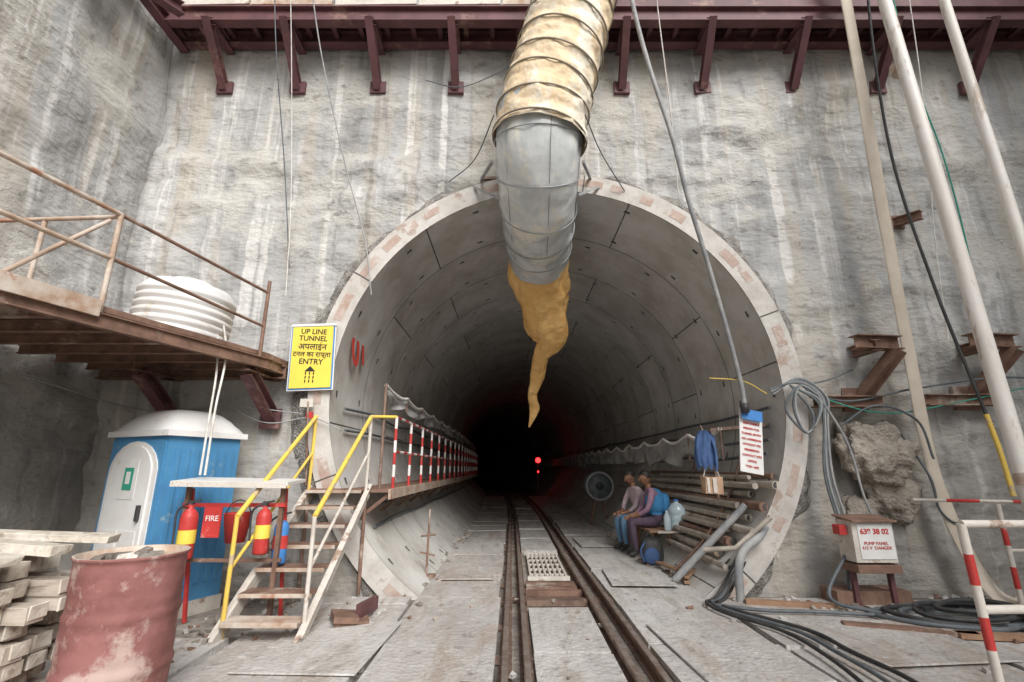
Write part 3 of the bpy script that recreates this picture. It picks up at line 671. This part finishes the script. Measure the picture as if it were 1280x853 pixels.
for i in range(7):
    dx=random.uniform(-.06,.08); w([(3.2+dx,5.98,2.35-i*.02),(3.5+dx,5.9,2.42+.05*i*.4),(3.72+dx*2,5.88,2.25),(3.75+dx,5.88,1.9),(3.62+dx*2,5.85,1.3),(3.68+dx*2,5.8,.6),(3.6+dx,5.7,.0)] if i<4 else [(3.45,5.9,2.4),(3.7+dx,5.85,2.1+dx),(3.55,5.85,1.8),(3.4+dx,5.88,2.1),(3.55,5.86,2.38),(3.8+dx,5.9,2.2)],.015,'hose' if i%2 else 'cable')
w([(3.6,5.9,2.3),(4.2,5.95,2.2),(5.0,5.95,2.35),(6.2,5.95,2.5),(7.2,5.95,2.4)],.014,'cable'); w([(3.6,5.9,2.4),(3.9,5.9,2.45),(4.3,5.95,2.6)],.012,'cable')
w([(3.5,5.9,2.35),(4.5,5.9,2.05),(5.6,5.95,2.2),(7.0,5.95,2.5)],.009,'green'); w([(3.75,5.88,2.3),(4.0,5.85,1.7),(4.05,5.8,1.1),(4.1,5.75,.8)],.014,'hose')
w([(4.7,5.95,1.9),(4.9,5.85,1.3),(4.95,5.85,.9),(5.3,5.85,.75),(6.4,5.9,.8)],.014,'cable'); w([(4.0,5.9,1.9),(4.35,5.75,2.12),(4.85,5.8,1.95),(4.95,5.8,1.5)],.014,'cable')
w([(3.2,6,2.3),(2.9,5.95,2.45),(2.5,6.0,2.5)],.006,'yellow')
b.build()
b=B('hose_coil')
for k in range(6):
    cxx,cyy=4.15+.05*k,5.12-.03*k; rx=.64-.05*k
    b.tube([(cxx+rx*math.cos(a)*(1+.06*math.sin(3*a+k)),cyy+(.38-.035*k)*math.sin(a)*(1+.05*math.sin(2*a+k*2)),.03+.022*k*(k%2)+.012*math.sin(a*2+k)) for a in [2*math.pi*i/48+k for i in range(47)]],.022,'black' if k%2 else 'cable',8)
w([(3.6,5.2,.03),(3.3,5.5,.1),(3.68,5.7,.5)],.02,'cable'); w([(4.6,4.95,.03),(5.1,4.7,.03),(5.8,4.5,.03),(6.5,4.3,.03)],.024,'black'); w([(4.5,4.8,.03),(5.0,4.45,.03),(5.7,4.2,.03)],.024,'cable')
for k in range(5): b.tube([(4.95+(.35-.02*k)*math.cos(a),4.15+k*.02+.22*math.sin(a),.03+k*.02) for a in [2*math.pi*i/30+k for i in range(30)]],.018,'cable',8)
b.build()
b=B('floor_cables')
for k in range(3):
    o=k*.06; w([(2.75+o,6.15,.5),(2.3+o,5.9,.04),(2.05+o,5.6,.03),(2.1+o,5.2+o,.03),(2.35+o*2,4.7,.03),(2.38+o*2,4.2,.03),(2.30+o*3,3.6,.03),(2.1+o*3,2.8,.03),(1.9,1.8,.03)],.016,'black' if k!=1 else 'cable')
w([(2.1,5.5,.03),(2.5,5.3,.03),(3.0,5.25,.03),(3.5,5.15,.03)],.018,'cable')
b.build()
def bracket(x,z,s=1,m=1):
    b=B('steel_bracket')
    b.ibeam((x-.30*s,5.72,z+.04),(x+.30*s,5.80,z+.04),.16,.17,'rust'); b.ibeam((x-.05,5.7,z-.0),(x-.05,6.14,z-.0),.12,.14,'rust')
    b.ibeam((x+.22*s*m,5.72,z-.05),(x-.08*s*m,6.1,z-.62),.14,.13,'rust',up=(1,0,0)); b.ibeam((x-.75*s,6.0,z-.66),(x+.12*s,6.0,z-.66),.14,.14,'rust'); b.box((x-.15*m,6.13,z-.62),(.3,.05,.3),'rust'); b.build()
bracket(4.52,2.86); bracket(5.95,2.88,1.05)
b=B('steel_bracket'); b.ibeam((5.4,6.14,4.75),(5.55,5.85,4.72),.1,.12,'rust'); b.box((5.4,6.13,4.75),(.25,.04,.2),'rust'); b.build()
b=B('protruding_boulder')
def rf(q): 
    d=1+.30*nz(q.x*1.1+2,q.y*1.1,q.z*1.1,2)+.26*nz(q.x*2.6,q.y*2.6,q.z*2.6+5,5)
    return V((math.copysign(abs(q.x)**.78,q.x)*(1+.25*q.z),q.y,math.copysign(abs(q.z)**.8,q.z)))*d
b.ell((4.44,6.10,1.58),(.36,.30,.38),'rock',64,rf); b.ell((4.60,6.14,1.12),(.26,.20,.34),'rock',48,rf); b.ell((4.25,6.16,.78),(.26,.12,.3),'rock',32,rf); b.build()
b=B('electrical_box'); b.box((3.86,5.62,.64),(.44,.26,.42),'dirtywhite'); b.box((3.88,5.485,.64),(.37,.008,.35),'signwhite'); b.box((3.86,5.6,.865),(.48,.34,.02),'rust',rot=(6,0,0)); b.box((3.86,5.6,.37),(.46,.26,.08),'rust')
for x in(3.66,4.06): b.beam((x,5.62,-.05),(x,5.62,.4),.05,.05,'maroon')
b.box((3.86,5.78,.05),(.8,.3,.15),'rust'); b.box((3.58,5.6,.75),(.08,.12,.1),'red'); eb=b.build(bevel=.006)
text('639 38 02',(3.87,5.478,.74),.075,'inkred',parent=eb,bold=.002); text('PUMP PANEL\n415 V  DANGER',(3.87,5.478,.60),.045,'inkred',parent=eb)
b=B('safety_barrier')
def stripe(p,q,r=.026,n=6,k0=0):
    p=V(p);q=V(q)
    for i in range(n): b.tube([p.lerp(q,i/n),p.lerp(q,(i+1)/n)],r,('dirtywhite','red')[(i+k0)%2],12)
stripe((2.92,3.3,-.03),(2.90,3.3,1.05),k0=1); b.tube([(2.9,3.3,1.05),(5.0,3.4,1.04)],.024,'dirtywhite'); stripe((2.92,3.3,.55),(5.0,3.4,.55),n=8)
b.box((2.92,3.3,0),(.3,.12,.02),'rust'); stripe((4.9,3.4,-.03),(4.9,3.4,1.05))
b.build()
b=B('safety_barrier')
stripe((5.28,5.5,-.03),(5.28,5.5,1.02),n=5); stripe((4.4,5.55,1.06),(6.9,5.5,1.02),.018,n=7); stripe((5.28,5.5,.55),(6.9,5.5,.55),.018,n=5); stripe((6.9,5.5,-.03),(6.9,5.5,1.02),n=5)
b.build()
b=B('rubble')
random.seed(21)
for i in range(560):
    zone=random.choice([(-3.6,-1.2,4.6,6.0),(3.0,6.8,5.3,6.0),(3.0,6.8,5.3,6.0),(-3.3,-2.5,3.4,4.8),(-1.2,-.9,6.5,12),(2.0,2.2,7,12),(-3,5,3,6)])
    x=random.uniform(zone[0],zone[1]);y=random.uniform(zone[2],zone[3]); s_=random.uniform(.010,.045)
    b.box((x,y,s_*.25-.01),(s_*1.6,s_,s_*.7),random.choice(['rock','slab','rust','ground']),rot=(random.uniform(-20,20),random.uniform(-20,20),random.uniform(0,180)),jit=s_*.2)
b.box((-1.55,4.95,.07),(.22,.3,.05),'rust',rot=(0,8,25)); b.box((-1.5,5.0,.02),(.3,.3,.05),'rust',rot=(0,0,20)); b.box((-1.4,5.15,.1),(.05,.35,.12),'maroon',rot=(0,0,-12))
b.box((2.95,5.6,.01),(.9,.08,.05),'wood',rot=(0,0,-14)); b.box((3.5,4.75,.02),(1.0,.10,.04),'rust',rot=(0,0,-18)); b.box((4.6,4.5,.02),(1.6,.10,.04),'wood',rot=(0,0,-8))
b.build()
b=B('marker_post'); b.tube([(-1.15,7.0,-.05),(-1.13,7.0,.85)],.015,'rust',8); b.tube([(-1.24,7.0,.5),(-1.04,7.0,.52)],.012,'rust',8); b.tube([(-1.25,7.0,.3),(-1.05,7.05,.25)],.012,'rust',8); b.box((-1.12,7,.0),(.18,.18,.04),'rust'); b.build()
b=B('cable_reel'); Rm=Matrix.Rotation(math.radians(90),3,'X')
b.lathe((2.25,13.2,.95),[(0,-.02),(.36,-.02),(.36,.02),(.2,.02),(.2,.3),(.36,.3),(.36,.34),(0,.34)],'cable',28,M_=Rm); b.lathe((2.25,12.84,.95),[(.36,0),(.34,-.02),(.31,0)],'hose',28,M_=Rm); b.lathe((2.25,12.84,.95),[(0,.03),(.09,.03),(.1,0)],'black',20,M_=Rm)
b.beam((2.0,13.1,-.05),(2.25,13.1,.95),.05,.05,'rust'); b.beam((2.5,13.1,-.05),(2.25,13.1,.95),.05,.05,'rust'); b.build()
m=bpy.data.materials.new('lamp_red'); m.use_nodes=True; p=m.node_tree.nodes['Principled BSDF']; p.inputs['Base Color'].default_value=(.8,.02,.02,1); p.inputs['Emission Color'].default_value=(1,.03,.03,1); p.inputs['Emission Strength'].default_value=4; M['lamp']=m
b=B('signal_lamp'); b.ell((1.42,27,1.80),(.14,.07,.14),'lamp',14); b.box((1.42,27.12,1.8),(.3,.08,.34),'black'); b.tube([(1.42,27.1,-.05),(1.42,27.1,1.65)],.03,'rail',8); b.ell((1.42,27,1.2),(.05,.04,.05),'lamp',10); sl=b.build()

# ------------------------------------------------ people
def skin(js,es,root=0,sub=2):
    me=bpy.data.meshes.new('tmp'); me.from_pydata([j[0] for j in js],es,[]); o=bpy.data.objects.new('tmp',me); S.collection.objects.link(o)
    md=o.modifiers.new('s','SKIN'); md.use_smooth_shade=True
    for i,j in enumerate(js):
        sv=me.skin_vertices[0].data[i]; r=j[1]; sv.radius=(r,r) if not isinstance(r,tuple) else r; sv.use_root=(i==root)
    sb=o.modifiers.new('d','SUBSURF'); sb.levels=sub; sb.render_levels=sub
    dg=bpy.context.evaluated_depsgraph_get(); dg.update(); ev=o.evaluated_get(dg); mm=ev.to_mesh()
    vs=[v.co.copy() for v in mm.vertices]; fs=[tuple(p.vertices) for p in mm.polygons]; ev.to_mesh_clear()
    bpy.data.objects.remove(o); return vs,fs
def person(name,loc,yaw,mt,ms,mv,headpitch=12,lean=0,handx=.40,vest=False):
    b=B(name); R=Matrix.Rotation(math.radians(yaw),3,'Z'); T=lambda p:R@V(p)+V(loc)
    L=lean
    J=[((0,0,.545),.135),((.0,0,.66),.13),((.02+L*.5,0,.82),.135),((.05+L,0,.98),.125),((.075+L,0,1.08),.06),((.10+L,0,1.15),.052)]
    E=[(0,1),(1,2),(2,3),(3,4),(4,5)]; seg={(0,1):mt,(2,3):mv,(3,4):ms,(4,5):'skin'}; seg[(1,2)]=mv
    for sgn in(1,-1):
        i=len(J)
        J+=[((.06+L,.17*sgn,1.01),.066),((.12+L,.225*sgn,.86),.053),((.17+L,.235*sgn,.74),.045),((handx-.10,.14*sgn,.66),.036),((handx-.02,.10*sgn,.63),.027),((handx+.06,.085*sgn,.615),.030)]
        E+=[(3,i),(i,i+1),(i+1,i+2),(i+2,i+3),(i+3,i+4),(i+4,i+5)]
        seg[(3,i)]=ms;seg[(i,i+1)]=ms;seg[(i+1,i+2)]=ms;seg[(i+2,i+3)]=ms;seg[(i+3,i+4)]='skin';seg[(i+4,i+5)]='skin'
        i=len(J)
        J+=[((.06,.095*sgn,.535),.095),((.27,.12*sgn,.545),.082),((.44,.13*sgn,.53),.064),((.42,.125*sgn,.34),.058),((.39,.12*sgn,.12),.043),((.40,.12*sgn,.055),.042),((.52,.135*sgn,.035),.034)]
        E+=[(0,i),(i,i+1),(i+1,i+2),(i+2,i+3),(i+3,i+4),(i+4,i+5),(i+5,i+6)]
        for q in range(4): seg[(i+q,i+q+1)]=mt
        seg[(0,i)]=mt; seg[(i+4,i+5)]='black'; seg[(i+5,i+6)]='black'
    vs,fs=skin(J,E); ks=[]
    def near(c):
        best=9;kk=mt
        for (a,d),k in seg.items():
            A=V(J[a][0]);D=V(J[d][0]);ab=D-A;t_=max(0,min(1,(c-A).dot(ab)/ab.length_squared)); dd=(c-A-ab*t_).length-.5*(J[a][1]+(J[d][1]-J[a][1])*t_)
            if dd<best: best=dd;kk=k
        return kk
    for f in fs: ks.append(near(sum((vs[i] for i in f),V((0,0,0)))/len(f)))
    b.add([T(v) for v in vs],fs,ks,True)
    if vest:
        b.ell(T((.00+L*.6,0,.85)),(.165,.185,.22),'vest',24,lambda q:V((q.x*(1-.1*q.z),q.y,math.copysign(abs(q.z)**.8,q.z))),R)
        b.ell(T((-.14,0,.82)),(.08,.13,.17),'vest',18,lambda q:V((math.copysign(abs(q.x)**.7,q.x),math.copysign(abs(q.y)**.7,q.y),math.copysign(abs(q.z)**.7,q.z))),R)
    for sgn in(1,-1):
        base=V((handx+.075,.085*sgn,.612))
        for fi,(dy,ln) in enumerate([(-.027,.062),(-.009,.072),(.009,.068),(.026,.054)]):
            p0=base+V((-.01,dy,.0)); p1=p0+V((ln*.45,dy*.2,-.006)); p2=p1+V((ln*.35,0,-.022)); p3=p2+V((ln*.1,0,-.024))
            v2,f2=skin([(p0,.010),(p1,.0095),(p2,.0085),(p3,.007)],[(0,1),(1,2),(2,3)],0,1); b.add([T(v) for v in v2],f2,'skin',True)
        p0=base+V((-.05,-.02*sgn,0)); v2,f2=skin([(p0,.012),(p0+V((.025,-.03*sgn,-.004)),.010),(p0+V((.055,-.038*sgn,-.014)),.008)],[(0,1),(1,2)],0,1); b.add([T(v) for v in v2],f2,'skin',True)
    H=R@Matrix.Rotation(math.radians(headpitch),3,'Y'); hc=T((.135+L,0,1.235))
    P=lambda p:H@V(p)+hc
    def hf(q):
        w_=1-.28*max(0,-q.z)-.05*max(0,q.z); x=q.x*(w_ if q.x<0 else (1-.12*max(0,-q.z)))
        return V((x,q.y*w_,q.z))
    b.ell(hc,(.097,.076,.118),'skin',24,hf,H)
    def hairf(q):
        k=1.0
        if q.x>.15 and q.z<.42: k=.86
        if q.z<-.25: k=.84
        return hf(q)*k
    b.ell(P((-.008,0,.012)),(.104,.084,.122),'hair',28,hairf,H)
    b.ell(P((.100,0,-.018)),(.020,.013,.024),'skin',10,None,H); b.ell(P((.094,0,.0)),(.012,.009,.028),'skin',10,None,H)
    for s_ in(1,-1):
        b.ell(P((.084,.030*s_,.012)),(.009,.014,.007),'signwhite',10,None,H); b.ell(P((.0905,.030*s_,.012)),(.005,.006,.006),'ink',8,None,H)
        b.ell(P((.088,.030*s_,.030)),(.009,.018,.004),'hair',8,None,H); b.ell(P((-.005,.076*s_,-.005)),(.018,.010,.030),'skin',12,None,H)
    b.ell(P((.086,0,-.056)),(.010,.022,.005),'inkred',10,None,H); b.ell(P((.090,0,-.040)),(.008,.022,.004),'hair',10,None,H)
    return b,T
b,T=person('seated_worker',(2.42,8.5,0),176,'purple','shirtm','vest',8,.02,vest=True)
b.build()
b,T=person('seated_worker',(2.36,9.2,0),192,'jeans','shirtp','shirtp',18,.07)
b.build()

# ------------------------------------------------ camera, light
cam=bpy.data.cameras.new('camera'); cam.sensor_width=36; cam.lens=600/1280*36; cam.clip_end=500; cam.clip_start=.05
co=bpy.data.objects.new('camera',cam); S.collection.objects.link(co); co.location=(0,0,1.4); co.rotation_euler=(math.radians(90+14.8),0,0); S.camera=co
w_=bpy.data.worlds.new('World'); S.world=w_; w_.use_nodes=True; n=w_.node_tree.nodes; l=w_.node_tree.links
sk=n.new('ShaderNodeTexSky'); sk.sky_type='NISHITA'; sk.sun_disc=False; sk.sun_elevation=math.radians(40); sk.sun_rotation=math.radians(155); sk.dust_density=3
hs=n.new('ShaderNodeHueSaturation'); hs.inputs['Saturation'].default_value=.5; l.new(sk.outputs[0],hs.inputs['Color']); l.new(hs.outputs[0],n['Background'].inputs[0]); n['Background'].inputs[1].default_value=.15
sd=bpy.data.lights.new('sun','SUN'); sd.energy=3.5; sd.angle=math.radians(35); sd.color=(1,.985,.965); so=bpy.data.objects.new('sun',sd); S.collection.objects.link(so)
d=V((-.45,.97,-.90)); so.rotation_euler=d.to_track_quat('-Z','Y').to_euler()
S.view_settings.view_transform='Standard'; S.view_settings.look='None'; S.view_settings.exposure=0
